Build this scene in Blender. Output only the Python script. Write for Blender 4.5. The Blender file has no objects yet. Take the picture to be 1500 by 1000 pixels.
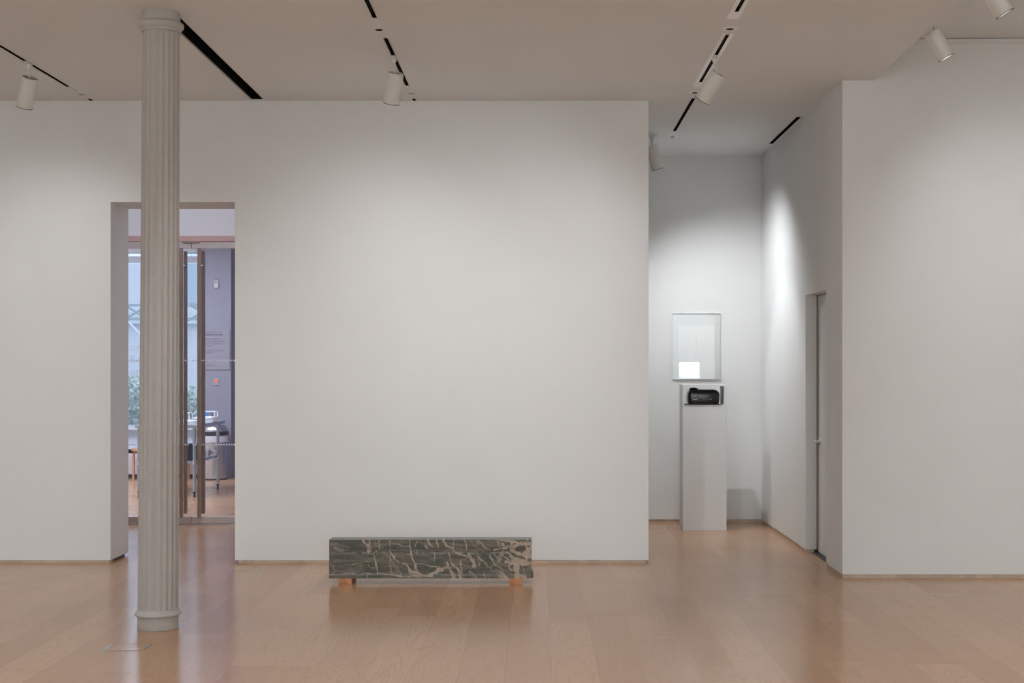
import bpy, bmesh, math, random
from mathutils import Vector, Matrix
random.seed(7)
PI = math.pi
scn = bpy.context.scene
COL = scn.collection

# ------------------------------------------------------------------ helpers
def tag(o, label=None, cat=None, group=None, kind=None):
    if label: o['label'] = label
    if cat: o['category'] = cat
    if group: o['group'] = group
    if kind: o['kind'] = kind
    return o

def link_mesh(name, bm, mat, parent=None, loc=(0, 0, 0), smooth=None, bevel=0.0):
    bmesh.ops.recalc_face_normals(bm, faces=bm.faces)
    me = bpy.data.meshes.new(name)
    bm.to_mesh(me); bm.free()
    if mat: me.materials.append(mat)
    o = bpy.data.objects.new(name, me); COL.objects.link(o)
    o.location = loc
    if parent: o.parent = parent
    if smooth is not None:
        me.shade_smooth()
        me.set_sharp_from_angle(angle=math.radians(smooth))
    if bevel:
        b = o.modifiers.new('bevel', 'BEVEL'); b.width = bevel; b.segments = 2; b.limit_method = 'ANGLE'
    return o

def empty(name, loc, label=None, cat=None, group=None, rot=(0, 0, 0)):
    o = bpy.data.objects.new(name, None); COL.objects.link(o)
    o.location = loc; o.rotation_euler = rot; o.empty_display_size = .1
    return tag(o, label, cat, group)

def box(bm, x0, x1, y0, y1, z0, z1):
    v = [bm.verts.new(p) for p in ((x0,y0,z0),(x1,y0,z0),(x1,y1,z0),(x0,y1,z0),(x0,y0,z1),(x1,y0,z1),(x1,y1,z1),(x0,y1,z1))]
    for f in ((3,2,1,0),(4,5,6,7),(0,1,5,4),(1,2,6,5),(2,3,7,6),(3,0,4,7)):
        bm.faces.new([v[i] for i in f])
    return v

def bxo(name, x0, x1, y0, y1, z0, z1, mat, parent=None, bevel=0, loc=(0,0,0)):
    bm = bmesh.new(); box(bm, x0, x1, y0, y1, z0, z1)
    return link_mesh(name, bm, mat, parent, loc, bevel=bevel)

def lathe(bm, prof, seg=32, c=(0, 0, 0), closed=True, radius_fn=None):
    rings = []
    for (r, z) in prof:
        ring = []
        for k in range(seg):
            a = 2*PI*k/seg
            rr = r if radius_fn is None else radius_fn(r, a, z)
            ring.append(bm.verts.new((c[0]+rr*math.cos(a), c[1]+rr*math.sin(a), c[2]+z)))
        rings.append(ring)
    for a, b in zip(rings[:-1], rings[1:]):
        for k in range(seg):
            bm.faces.new((a[k], a[(k+1) % seg], b[(k+1) % seg], b[k]))
    if closed:
        bm.faces.new(rings[0][::-1]); bm.faces.new(rings[-1])
    return rings

def tube(bm, pts, r, seg=12, r2=None):
    pts = [Vector(p) for p in pts]
    rings = []
    n = len(pts)
    for i, p in enumerate(pts):
        if i == 0: d = pts[1]-pts[0]
        elif i == n-1: d = pts[-1]-pts[-2]
        else: d = (pts[i+1]-pts[i]).normalized()+(pts[i]-pts[i-1]).normalized()
        d.normalize()
        up = Vector((0, 0, 1)) if abs(d.z) < .9 else Vector((0, 1, 0))
        u = d.cross(up).normalized(); w = u.cross(d).normalized()
        rad = r if r2 is None else r+(r2-r)*i/(n-1)
        rings.append([bm.verts.new(p+rad*(math.cos(2*PI*k/seg)*u+math.sin(2*PI*k/seg)*w)) for k in range(seg)])
    for a, b in zip(rings[:-1], rings[1:]):
        for k in range(seg):
            bm.faces.new((a[k], a[(k+1) % seg], b[(k+1) % seg], b[k]))
    bm.faces.new(rings[0][::-1]); bm.faces.new(rings[-1])

def text_mesh(name, txt, size, mat, loc, rot, parent=None, ext=.0006, align='LEFT', bold=0.0, mirror=False):
    cu = bpy.data.curves.new(name, 'FONT'); cu.body = txt; cu.size = size; cu.extrude = ext
    cu.align_x = align; cu.offset = bold; cu.resolution_u = 3
    t = bpy.data.objects.new(name, cu); COL.objects.link(t)
    dg = bpy.context.evaluated_depsgraph_get(); dg.update()
    me = bpy.data.meshes.new_from_object(t.evaluated_get(dg))
    bpy.data.objects.remove(t); bpy.data.curves.remove(cu)
    me.materials.clear(); me.materials.append(mat)
    o = bpy.data.objects.new(name, me); COL.objects.link(o)
    o.location = loc; o.rotation_euler = rot
    if parent: o.parent = parent
    return o

# ------------------------------------------------------------------ materials
def newmat(name):
    m = bpy.data.materials.new(name); m.use_nodes = True
    nt = m.node_tree
    return m, nt, nt.nodes['Principled BSDF']

def mat(name, col, rough=.5, metal=0.0, spec=.5, noise=0.0, nscale=8.0, bump=0.0, bscale=120.0, coat=0.0, emit=None, estr=0.0):
    m, nt, b = newmat(name)
    b.inputs['Roughness'].default_value = rough
    b.inputs['Metallic'].default_value = metal
    b.inputs['Specular IOR Level'].default_value = spec
    b.inputs['Coat Weight'].default_value = coat
    c = (*col, 1)
    tc = nt.nodes.new('ShaderNodeTexCoord')
    n = nt.nodes.new('ShaderNodeTexNoise'); n.inputs['Scale'].default_value = nscale; n.inputs['Detail'].default_value = 5
    nt.links.new(tc.outputs['Object'], n.inputs['Vector'])
    r = nt.nodes.new('ShaderNodeValToRGB')
    r.color_ramp.elements[0].position = .3; r.color_ramp.elements[1].position = .7
    k = noise
    r.color_ramp.elements[0].color = (col[0]*(1-k), col[1]*(1-k), col[2]*(1-k), 1)
    r.color_ramp.elements[1].color = (min(1, col[0]*(1+k)), min(1, col[1]*(1+k)), min(1, col[2]*(1+k)), 1)
    nt.links.new(n.outputs['Fac'], r.inputs['Fac']); nt.links.new(r.outputs['Color'], b.inputs['Base Color'])
    if bump:
        n2 = nt.nodes.new('ShaderNodeTexNoise'); n2.inputs['Scale'].default_value = bscale; n2.inputs['Detail'].default_value = 3
        nt.links.new(tc.outputs['Object'], n2.inputs['Vector'])
        bp = nt.nodes.new('ShaderNodeBump'); bp.inputs['Strength'].default_value = bump; bp.inputs['Distance'].default_value = .002
        nt.links.new(n2.outputs['Fac'], bp.inputs['Height']); nt.links.new(bp.outputs['Normal'], b.inputs['Normal'])
    if emit:
        b.inputs['Emission Color'].default_value = (*emit, 1); b.inputs['Emission Strength'].default_value = estr
    return m

def glassmat(name, tint=(1, 1, 1), gloss=.08, rough=0.0):
    m = bpy.data.materials.new(name); m.use_nodes = True; nt = m.node_tree
    nt.nodes.clear()
    out = nt.nodes.new('ShaderNodeOutputMaterial'); mx = nt.nodes.new('ShaderNodeMixShader')
    tr = nt.nodes.new('ShaderNodeBsdfTransparent'); gl = nt.nodes.new('ShaderNodeBsdfGlossy')
    tr.inputs['Color'].default_value = (*tint, 1); gl.inputs['Roughness'].default_value = rough
    lw = nt.nodes.new('ShaderNodeLayerWeight')
    p5 = M(nt, 'POWER', lw.outputs['Facing'], 5.0)
    f = M(nt, 'ADD', M(nt, 'MULTIPLY', p5, .6), gloss)
    nt.links.new(f, mx.inputs['Fac'])
    nt.links.new(tr.outputs[0], mx.inputs[1]); nt.links.new(gl.outputs[0], mx.inputs[2])
    nt.links.new(mx.outputs[0], out.inputs['Surface'])
    return m

def M(nt, op, a=None, b=None, c=None):
    n = nt.nodes.new('ShaderNodeMath'); n.operation = op
    for i, v in enumerate((a, b, c)):
        if v is None: continue
        if isinstance(v, (int, float)): n.inputs[i].default_value = v
        else: nt.links.new(v, n.inputs[i])
    return n.outputs[0]

WALL = mat('wall_paint', (.80, .80, .79), rough=.62, spec=.25, noise=.012, nscale=2.5, bump=.10, bscale=180)
CEIL = mat('ceiling_paint', (.81, .82, .825), rough=.75, spec=.15, noise=.012, nscale=1.5, bump=.05, bscale=150)
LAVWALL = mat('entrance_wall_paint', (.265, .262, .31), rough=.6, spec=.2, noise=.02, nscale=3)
DARKLAV = mat('recess_wall_tone', (.21, .20, .30), rough=.6, spec=.2, noise=.02, nscale=3)  # darker, bluer tone than the entrance wall
COLPAINT = mat('column_paint', (.495, .472, .447), rough=.5, spec=.35, noise=.03, nscale=14, bump=.25, bscale=60)
WHITEMET = mat('white_enamel', (.76, .75, .72), rough=.38, spec=.5, noise=.01)
BRIGHTW = mat('bright_white_enamel', (.92, .92, .91), rough=.35)
GREYMET = mat('grey_enamel', (.33, .31, .30), rough=.5, noise=.05)
BLACK = mat('black_recess', (.006, .006, .006), rough=.8, spec=.1)
DKGREY = mat('dark_grey_metal', (.05, .05, .05), rough=.5)
LENS = mat('lamp_lens', (.9, .9, .9), rough=.2, emit=(1, .97, .9), estr=2.5)
PLINTH = mat('plinth_paint', (.75, .75, .745), rough=.55, spec=.3, noise=.01, nscale=3, bump=.06, bscale=150)
STRIPWOOD = mat('strip_wood', (.56, .44, .34), rough=.5, noise=.18, nscale=9)
BLOCKWOOD = mat('block_wood', (.48, .21, .10), rough=.55, noise=.2, nscale=22, bump=.2, bscale=90)
BLOCKDARK = mat('dark_stamp_ink', (.06, .035, .03), rough=.8)
PROJ = mat('projector_plastic', (.008, .008, .010), rough=.16, spec=.6, noise=.05)
PROJGREY = mat('projector_print', (.35, .36, .38), rough=.5)
PAPER = mat('drawing_paper', (.87, .86, .845), rough=.85, spec=.1, noise=.01, nscale=20)
INK = mat('pencil_mark', (.42, .44, .48), rough=.9)
PLEXI = glassmat('clear_acrylic', (.985, .99, .99), .035, .02)
PLEXEDGE = mat('acrylic_edge', (.70, .72, .73), rough=.3)
GLASS = glassmat('door_glass', (.93, .96, .99), .05, 0)
WGLASS = glassmat('window_glass', (.93, .97, 1.0), .04, 0)
RAIL = mat('brushed_door_rail', (.58, .52, .48), rough=.4, metal=.35, noise=.04)
BRONZE = mat('bronze_handle', (.34, .24, .185), rough=.4, metal=.45, noise=.08)
COPPER = mat('copper_header', (.62, .40, .36), rough=.5, noise=.03)
STEEL = mat('stainless_steel', (.60, .60, .61), rough=.25, metal=1.0, noise=.05, nscale=4)
BLUEST = mat('galvanised_steel', (.42, .48, .52), rough=.32, metal=.8, noise=.05, nscale=4)
BLKRUB = mat('black_rubber', (.02, .02, .025), rough=.6)
BIRCH = mat('birch_wood', (.58, .33, .17), rough=.45, noise=.12, nscale=12)
WHITEP = mat('white_paper', (.82, .82, .84), rough=.7, noise=.02)
BLUEP = mat('blue_print', (.05, .22, .50), rough=.5)
REDP = mat('red_print', (.55, .10, .10), rough=.5)
PLAQUE = mat('plaque_resin', (.27, .25, .285), rough=.4, noise=.02)
PLAQTXT = mat('plaque_text', (.11, .11, .15), rough=.6)
PLAQBOLD = mat('plaque_bold_text', (.05, .05, .09), rough=.6)
DOTW = mat('frosted_dot', (.95, .97, 1.0), rough=.6)
_b = DOTW.node_tree; _t = _b.nodes.new('ShaderNodeBsdfTranslucent'); _t.inputs['Color'].default_value = (.9, .95, 1, 1)
_a = _b.nodes.new('ShaderNodeAddShader'); _b.links.new(_b.nodes['Principled BSDF'].outputs[0], _a.inputs[0]); _b.links.new(_t.outputs[0], _a.inputs[1])
_m = _b.nodes.new('ShaderNodeMixShader'); _m.inputs[0].default_value = .5
_b.links.new(_b.nodes['Principled BSDF'].outputs[0], _m.inputs[1]); _b.links.new(_t.outputs[0], _m.inputs[2])
_b.links.new(_m.outputs[0], _b.nodes['Material Output'].inputs['Surface']); _b.nodes.remove(_a)
REDGLOW = mat('red_indicator', (.8, .05, .04), rough=.4, emit=(1, .12, .08), estr=.8)
BAG = mat('clear_bag_plastic', (.62, .60, .62), rough=.25)
CABINET = mat('cabinet_white', (.62, .57, .58), rough=.5, noise=.02)
SILLM = mat('sill_white', (.62, .65, .70), rough=.45, noise=.02)
FACADE = mat('pale_facade', (.68, .68, .72), rough=.8, noise=.04, nscale=.5)
FROST = mat('window_lettering', (.42, .46, .50), rough=.7)
LATT = mat('outdoor_railing_paint', (.40, .46, .48), rough=.6)
LEAF = mat('tree_foliage', (.72, .79, .74), rough=.8, noise=.08, nscale=5)
STREET = mat('street_pavement', (.40, .40, .42), rough=.9, noise=.05)
PALEBAR = mat('pale_bar', (.85, .88, .92), rough=.4)

# floor: wide oak planks running away from the camera
def floor_material():
    m, nt, b = newmat('oak_plank_floor')
    L = nt.links
    tc = nt.nodes.new('ShaderNodeTexCoord'); sp = nt.nodes.new('ShaderNodeSeparateXYZ'); L.new(tc.outputs['Object'], sp.inputs[0])
    x, y = sp.outputs[0], sp.outputs[1]
    W, LEN = .247, 2.3
    u = M(nt, 'DIVIDE', M(nt, 'SUBTRACT', x, .080), W)
    row = M(nt, 'FLOOR', u); fu = M(nt, 'SUBTRACT', u, row)
    wn = nt.nodes.new('ShaderNodeTexWhiteNoise'); wn.noise_dimensions = '1D'; L.new(row, wn.inputs['W'])
    off = M(nt, 'MULTIPLY', wn.outputs['Value'], 7.3)
    v = M(nt, 'ADD', M(nt, 'DIVIDE', y, LEN), off)
    cl = M(nt, 'FLOOR', v); fv = M(nt, 'SUBTRACT', v, cl)
    cmb = nt.nodes.new('ShaderNodeCombineXYZ'); L.new(row, cmb.inputs[0]); L.new(cl, cmb.inputs[1])
    wn2 = nt.nodes.new('ShaderNodeTexWhiteNoise'); wn2.noise_dimensions = '3D'; L.new(cmb.outputs[0], wn2.inputs['Vector'])
    tone = wn2.outputs['Value']
    # grain coordinates, each plank shifted
    off3 = nt.nodes.new('ShaderNodeVectorMath'); off3.operation = 'SCALE'; L.new(wn2.outputs['Color'], off3.inputs[0]); off3.inputs['Scale'].default_value = 30
    add3 = nt.nodes.new('ShaderNodeVectorMath'); add3.operation = 'ADD'; L.new(tc.outputs['Object'], add3.inputs[0]); L.new(off3.outputs[0], add3.inputs[1])
    mp = nt.nodes.new('ShaderNodeMapping'); mp.inputs['Scale'].default_value = (4.6, .42, 1); L.new(add3.outputs[0], mp.inputs['Vector'])
    n1 = nt.nodes.new('ShaderNodeTexNoise'); n1.inputs['Scale'].default_value = 1.6; n1.inputs['Detail'].default_value = 1.5; n1.inputs['Distortion'].default_value = .35
    L.new(mp.outputs[0], n1.inputs['Vector'])
    rings = M(nt, 'SINE', M(nt, 'MULTIPLY', n1.outputs['Fac'], 95.0))
    mp2 = nt.nodes.new('ShaderNodeMapping'); mp2.inputs['Scale'].default_value = (45, .9, 1); L.new(add3.outputs[0], mp2.inputs['Vector'])
    n2 = nt.nodes.new('ShaderNodeTexNoise'); n2.inputs['Scale'].default_value = 3; n2.inputs['Detail'].default_value = 4; L.new(mp2.outputs[0], n2.inputs['Vector'])
    n3 = nt.nodes.new('ShaderNodeTexNoise'); n3.inputs['Scale'].default_value = .9; n3.inputs['Detail'].default_value = 4; L.new(tc.outputs['Object'], n3.inputs['Vector'])
    ringline = M(nt, 'MULTIPLY', M(nt, 'MAXIMUM', M(nt, 'SUBTRACT', rings, .35), 0), M(nt, 'ADD', .03, M(nt, 'MULTIPLY', tone, .15)))
    val = M(nt, 'ADD', M(nt, 'MULTIPLY', M(nt, 'SUBTRACT', tone, .5), .10), 1.0)
    val = M(nt, 'SUBTRACT', val, ringline)
    val = M(nt, 'ADD', val, M(nt, 'MULTIPLY', M(nt, 'SUBTRACT', n2.outputs['Fac'], .5), .22))
    val = M(nt, 'ADD', val, M(nt, 'MULTIPLY', M(nt, 'SUBTRACT', n3.outputs['Fac'], .5), .16))
    # seams
    eu = M(nt, 'MINIMUM', fu, M(nt, 'SUBTRACT', 1.0, fu))
    ev = M(nt, 'MINIMUM', fv, M(nt, 'SUBTRACT', 1.0, fv))
    su = M(nt, 'LESS_THAN', eu, .0075)
    sv = M(nt, 'LESS_THAN', ev, .0012)
    seam = M(nt, 'MAXIMUM', su, sv)
    # some seams pale, some dark
    sgn = M(nt, 'SUBTRACT', M(nt, 'MULTIPLY', wn.outputs['Value'], .34), .22)
    val = M(nt, 'ADD', val, M(nt, 'MULTIPLY', seam, sgn))
    # knots / specks
    vo = nt.nodes.new('ShaderNodeTexVoronoi'); vo.inputs['Scale'].default_value = 1.3; L.new(tc.outputs['Object'], vo.inputs['Vector'])
    speck = M(nt, 'MULTIPLY', M(nt, 'LESS_THAN', vo.outputs['Distance'], .012), -.35)
    val = M(nt, 'ADD', val, speck)
    mixc = nt.nodes.new('ShaderNodeMix'); mixc.data_type = 'RGBA'
    mixc.inputs['A'].default_value = (.495, .276, .146, 1); mixc.inputs['B'].default_value = (.535, .313, .172, 1)
    L.new(M(nt, 'MULTIPLY', wn2.outputs['Value'], 1.0), mixc.inputs['Factor'])
    sc = nt.nodes.new('ShaderNodeVectorMath'); sc.operation = 'SCALE'; L.new(mixc.outputs['Result'], sc.inputs[0]); L.new(val, sc.inputs['Scale'])
    L.new(sc.outputs[0], b.inputs['Base Color'])
    ro = M(nt, 'ADD', .14, M(nt, 'MULTIPLY', n3.outputs['Fac'], .12))
    L.new(ro, b.inputs['Roughness'])
    b.inputs['Specular IOR Level'].default_value = .6
    bp = nt.nodes.new('ShaderNodeBump'); bp.inputs['Strength'].default_value = .16; bp.inputs['Distance'].default_value = .0012
    L.new(M(nt, 'ADD', M(nt, 'MULTIPLY', n2.outputs['Fac'], .8), M(nt, 'MULTIPLY', seam, -1.0)), bp.inputs['Height'])
    L.new(bp.outputs['Normal'], b.inputs['Normal'])
    return m
FLOOR = floor_material()

# ------------------------------------------------------------------ the place
ZC = 3.815      # main ceiling
ZR = 4.135      # raised ceiling on the right
YM = 11.27      # main wall face
YB = 14.24      # passage back wall
XR = 2.345      # passage right wall
YF = 10.47      # right front wall face
GAP = .024
DX0, DX1 = -3.516, -2.491

bxo('floor', -9, 8, -5, 24, -.1, 0, FLOOR).__setitem__('kind', 'structure')

# walls ---------------------------------------------------------------
bm = bmesh.new()
box(bm, -9, DX0, YM, YM+.49, GAP, ZC)
box(bm, DX0, DX1, YM, YM+.49, 2.978, ZC)
box(bm, DX1, .924, YM, YM+.49, GAP, ZC)
tag(link_mesh('wall_back', bm, WALL), kind='structure')
bxo('wall_passage_back', -2.0, XR+.3, YB, YB+.2, GAP+.006, ZC, WALL)['kind'] = 'structure'
bm = bmesh.new()
box(bm, XR, XR+.4, YF, 11.06, GAP+.006, ZR)
box(bm, XR, XR+.4, 11.06, 11.90, 2.243, ZR)
box(bm, XR, XR+.4, 11.90, YB+.2, GAP+.006, ZR)
box(bm, XR+.4, 8, YF, YF+.2, GAP+.006, ZR)
tag(link_mesh('wall_right', bm, WALL), kind='structure')
bxo('wall_left', -9.2, -9, -5, 14.06, 0, ZR, WALL)['kind'] = 'structure'
bxo('wall_rear', -9, 8, -5.2, -5, 0, ZR, WALL)['kind'] = 'structure'
bxo('wall_far_right', 8, 8.2, -5, YF+.2, 0, ZR, WALL)['kind'] = 'structure'
bxo('wall_vestibule_right', -2.0, -1.8, YM+.49, YB+.4, 0, ZC, WALL)['kind'] = 'structure'
bxo('wall_door_back', XR+.4, XR+.6, 10.9, 12.1, 0, 2.5, WALL)['kind'] = 'structure'

# recessed timber strips at the foot of the walls ----------------------
bm = bmesh.new()
box(bm, -9, DX0-.012, YM+.004, YM+.1, 0, GAP)
tag(link_mesh('baseboard_left', bm, STRIPWOOD), kind='structure')
bm = bmesh.new()
box(bm, DX1+.03, DX1+.085, YM+.004, YM+.1, 0, GAP)
box(bm, DX1+.087, -.30, YM+.004, YM+.1, 0, GAP)
box(bm, -.298, .900, YM+.006, YM+.1, 0, GAP-.002)
box(bm, .895, .905, YM+.1, YM+.45, 0, GAP)
tag(link_mesh('baseboard_back', bm, STRIPWOOD), kind='structure')
bxo('jamb_gap_shade', DX0-.06, DX0-.025, YM+.1, YM+.47, 0, GAP, DKGREY)['kind'] = 'structure'  # dark strip standing in for the shaded gap with debris at the jamb
bxo('baseboard_passage', -2.0, XR+.3, YB+.008, YB+.1, 0, GAP+.006, STRIPWOOD)['kind'] = 'structure'
bm = bmesh.new()
box(bm, XR+.008, XR+.08, YF+.02, 11.05, 0, GAP+.006)
box(bm, XR+.008, XR+.08, 11.91, YB+.008, 0, GAP+.006)
box(bm, XR+.004, 8, YF+.004, YF+.1, 0, GAP+.006)
tag(link_mesh('baseboard_right', bm, STRIPWOOD), kind='structure')

# ceiling with real slots ----------------------------------------------
def trackx(Y): return 1.25+.0098*(Y-8.5)
SLOTW = .023
slots = []   # (xc, w, y0, y1, depth, kind)
A, B = -3.672, -1.012
S = [
 ('A', -3.672, SLOTW, 4.5, 10.70), ('A', -3.668, SLOTW, 11.19, 11.268),
 ('B', -1.018, SLOTW, 4.5, 8.59), ('B', -1.010, SLOTW, 9.127, 10.66), ('B', -1.007, SLOTW, 11.19, 11.268),
 ('C', trackx(7), SLOTW+.002, 4.5, 8.44), ('C', trackx(9.8), SLOTW+.002, 9.03, 10.53), ('C', trackx(12), SLOTW+.002, 11.17, 12.72),
 ('V', -2.290, .088, 8.46, 11.20), ('W', 2.306, .032, 12.0, 13.44),
]
xs = sorted({-9.0, 2.55} | {s[1]-s[2]/2 for s in S} | {s[1]+s[2]/2 for s in S})
ys = sorted({-5.0, 14.45, 10.47} | {s[3] for s in S} | {s[4] for s in S})
bm = bmesh.new()
def edge_x(Y): return 2.586-(YF-Y)*.0183
vert = {}
def V(x, y, z):
    k = (round(x, 5), round(y, 5), round(z, 5))
    if k not in vert: vert[k] = bm.verts.new((x, y, z))
    return vert[k]
for i in range(len(xs)-1):
    for j in range(len(ys)-1):
        cx, cy = (xs[i]+xs[i+1])/2, (ys[j]+ys[j+1])/2
        if any(abs(cx-s[1]) < s[2]/2 and s[3] < cy < s[4] for s in S): continue
        x1a = x1b = xs[i+1]
        bm.faces.new((V(xs[i], ys[j], ZC), V(xs[i+1], ys[j], ZC), V(xs[i+1], ys[j+1], ZC), V(xs[i], ys[j+1], ZC)))
for j in range(len(ys)-1):   # edge strip up to the step
    a, b = ys[j], ys[j+1]
    ea = edge_x(a) if a <= YF else 2.586; eb = edge_x(b) if b <= YF else 2.586
    bm.faces.new((V(2.55, a, ZC), V(max(ea, 2.551) if a > 5 else ea if ea > 2.551 else 2.551, a, ZC), V(max(eb, 2.551), b, ZC), V(2.55, b, ZC)))
for j in range(len(ys)-1):
    a, b = ys[j], ys[j+1]
    ea = max(edge_x(a) if a <= YF else 2.586, 2.551); eb = max(edge_x(b) if b <= YF else 2.586, 2.551)
    bm.faces.new((V(ea, a, ZC), V(ea, a, ZR), V(eb, b, ZR), V(eb, b, ZC)))
box(bm, 2.30, 8, -5, 14.5, ZR, ZR+.05)
box(bm, -9.2, 2.30, -5, 24, ZR+.10, ZR+.15)
bm2 = bm
ceil = link_mesh('ceiling', bm, CEIL); ceil['kind'] = 'structure'

# slot channels
chan = {'A': 'lighting_track', 'B': 'lighting_track', 'C': 'lighting_track', 'V': 'linear_diffuser', 'W': 'linear_diffuser'}
tlabels = {
 0: 'recessed black lighting track at far left of the ceiling, left of the column',
 1: 'tiny end notch of black track where the left ceiling line meets the wall',
 2: 'middle recessed track piece running out of the top of the photo',
 3: 'middle recessed track piece carrying a white spotlight above the large wall',
 4: 'tiny black track end dot at the wall top above the marble slab',
 5: 'white flanged track piece running out of the top of the photo at right',
 6: 'white flanged track piece carrying the strongly tilted white spotlight',
 7: 'short thin track slot over the passage between two small ceiling discs',
 8: 'wide black recessed ceiling slot beside the fluted column',
 9: 'narrow black ceiling slot close to the passage right wall',
}
for n, (k, xc, w, y0, y1) in enumerate(S):
    root = empty(chan[k], (xc, y0, ZC), tlabels[n], 'ceiling track' if k in 'ABC' else 'ceiling slot',
                 None)
    d = .045 if k in 'ABC' else .10
    L = y1-y0
    bm = bmesh.new(); t = .003
    if k == 'V' or k == 'W':
        t = .004
    box(bm, -w/2-t, -w/2, 0, L, 0, d); box(bm, w/2, w/2+t, 0, L, 0, d)
    box(bm, -w/2-t, w/2+t, 0, L, d, d+t)
    box(bm, -w/2, w/2, -t, 0, 0, d+t); box(bm, -w/2, w/2, L, L+t, 0, d+t)
    link_mesh('channel', bm, BLACK, root)
    if L > .5 and k in 'ABC':
        # copper conductor rails inside the slot
        bm = bmesh.new(); box(bm, -w/2, -w/2+.003, .02, L-.02, .02, .024); box(bm, w/2-.003, w/2, .02, L-.02, .02, .024)
        link_mesh('conductor', bm, DKGREY, root)
        fw = .040 if k == 'C' else .026
        if n in (5, 6):
            bm = bmesh.new()
            box(bm, -fw, -w/2, -.025, L+.0, -.0025, -.0002); box(bm, w/2, fw, -.025, L+.0, -.0025, -.0002)
            link_mesh('flange', bm, BRIGHTW, root)
        if n != 7:
            bxo('end_cap', -fw*.62 if k != 'C' else -fw, fw*.62 if k != 'C' else fw, L+.003, L+.17, -.004, -.0002, BRIGHTW if k == 'C' else WHITEMET, root, bevel=.001)
    if k == 'V':
        bxo('edge_trim', -w/2-.012, -w/2, 0, L, -.004, 0, GREYMET, root)

# ceiling discs ---------------------------------------------------------
def disc(x, y, label, hole, grp):
    root = empty('ceiling_disc', (x, y, ZC), label, 'ceiling plate', grp)
    bm = bmesh.new()
    lathe(bm, [(.024, -.0003), (.0245, -.0028), (.050, -.0030), (.056, -.0002)], 36, closed=False)
    link_mesh('trim_ring', bm, BRIGHTW if x > 1 else WHITEMET, root, smooth=40)
    bm = bmesh.new(); lathe(bm, [(.0250, -.0036), (.0250, -.0030)], 28)
    link_mesh('centre_hole', bm, BLACK if hole else GREYMET, root)
disc(-3.665, 11.00, 'round white ceiling plate at far left beside the track end by the wall', False, 'round ceiling plates')
disc(-1.026, 8.89, 'round white ceiling plate with black centre between middle track pieces', True, 'round ceiling plates')
disc(-1.006, 10.96, 'faint round white ceiling plate close to the top of the large wall', False, 'round ceiling plates')
disc(1.256, 8.87, 'large looking white ceiling plate with black centre between the flanged tracks', True, 'round ceiling plates')
disc(1.268, 10.93, 'small ceiling plate half hidden beside the strongly tilted spotlight head', True, 'round ceiling plates')
disc(1.297, 13.04, 'round ceiling plate furthest back, over the passage', True, 'round ceiling plates')

# trim on the raised ceiling
bm = bmesh.new(); box(bm, XR+.3, 8, YF-.018, YF, 4.112, 4.128); box(bm, XR+.3, 8, YF-.010, YF, 4.098, 4.112)
tag(link_mesh('trim_1', bm, WALL), kind='structure')

# passage door (door_1) --------------------------------------------------
d = empty('door_1', (2.45, 11.48, 0)); d['kind'] = 'structure'
bxo('door_leaf', 0, .045, 11.065-11.48, 11.875-11.48, .012, 2.235, mat('door_paint', (.72, .715, .69), rough=.45, noise=.01), d)
bm = bmesh.new()
box(bm, -.012, .05, 11.887-11.48, 11.90-11.48, .03, 2.243)
link_mesh('door_gap_shade', bm, GREYMET, d)  # grey strip standing in for the shade in the gap beside the leaf
hd = empty('door_handle', (0, .33, 0), None); hd.parent = d
bm = bmesh.new()
lathe(bm, [(.026, 0), (.026, .008), (.011, .010), (.011, .05)], 20)
bmesh.ops.rotate(bm, verts=bm.verts, cent=(0, 0, 0), matrix=Matrix.Rotation(-PI/2, 3, 'Y'))
bmesh.ops.translate(bm, verts=bm.verts, vec=(0, 0, .975))
tube(bm, [(-.045, 0, .975), (-.052, -.02, .977), (-.055, -.06, .98), (-.052, -.115, .981)], .0085, 12)
link_mesh('lever', bm, WHITEMET, hd, smooth=50)
bxo('threshold_shade', 2.40, 2.50, 11.06, 11.90, 0, .006, DKGREY)['kind'] = 'structure'  # dark strip put in as the shade beneath the door leaf

# ------------------------------------------------------------------ fluted column
cx, cy = -2.350, 8.475
SH = .021
col = empty('fluted_column', (cx, cy, 0), 'tall off-white fluted cast iron column standing in front of the doorway', 'column')
def flute(r, a, z):
    n = 20
    t = (a*n/(2*PI)) % 1.0
    if t < .18: return r
    s = (t-.18)/.82
    return r - .0065*math.sin(PI*s)**.7*(r/.12)
def shear(bm):
    for v in bm.verts: v.co.x += SH*v.co.z/ZC
bm = bmesh.new()
N = 30
prof = [(.1225-.0105*(k/N), .122+(3.695-.122)*k/N) for k in range(N+1)]
lathe(bm, prof, 240, radius_fn=flute); shear(bm)
link_mesh('shaft', bm, COLPAINT, col, smooth=50)
bm = bmesh.new(); lathe(bm, [(.1225, 0), (.1245, .004), (.1235, .04), (.1235, .079)], 64); shear(bm)
link_mesh('base', bm, COLPAINT, col, smooth=40)
bm = bmesh.new()
lathe(bm, [(.122, .078), (.136, .083), (.141, .089), (.1405, .095), (.135, .103), (.127, .112), (.1235, .124), (.118, .124)], 64); shear(bm)
link_mesh('base_ring', bm, COLPAINT, col, smooth=60)
bm = bmesh.new()
lathe(bm, [(.110, 3.690), (.118, 3.690), (.1205, 3.700), (.119, 3.708), (.126, 3.712), (.134, 3.722), (.1385, 3.734), (.137, 3.744), (.130, 3.750), (.114, 3.752)], 64); shear(bm)
link_mesh('capital_ring', bm, COLPAINT, col, smooth=50)
bm = bmesh.new(); lathe(bm, [(.1145, 3.75), (.1145, ZC)], 64); shear(bm)
link_mesh('capital_collar', bm, COLPAINT, col, smooth=40)

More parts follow.
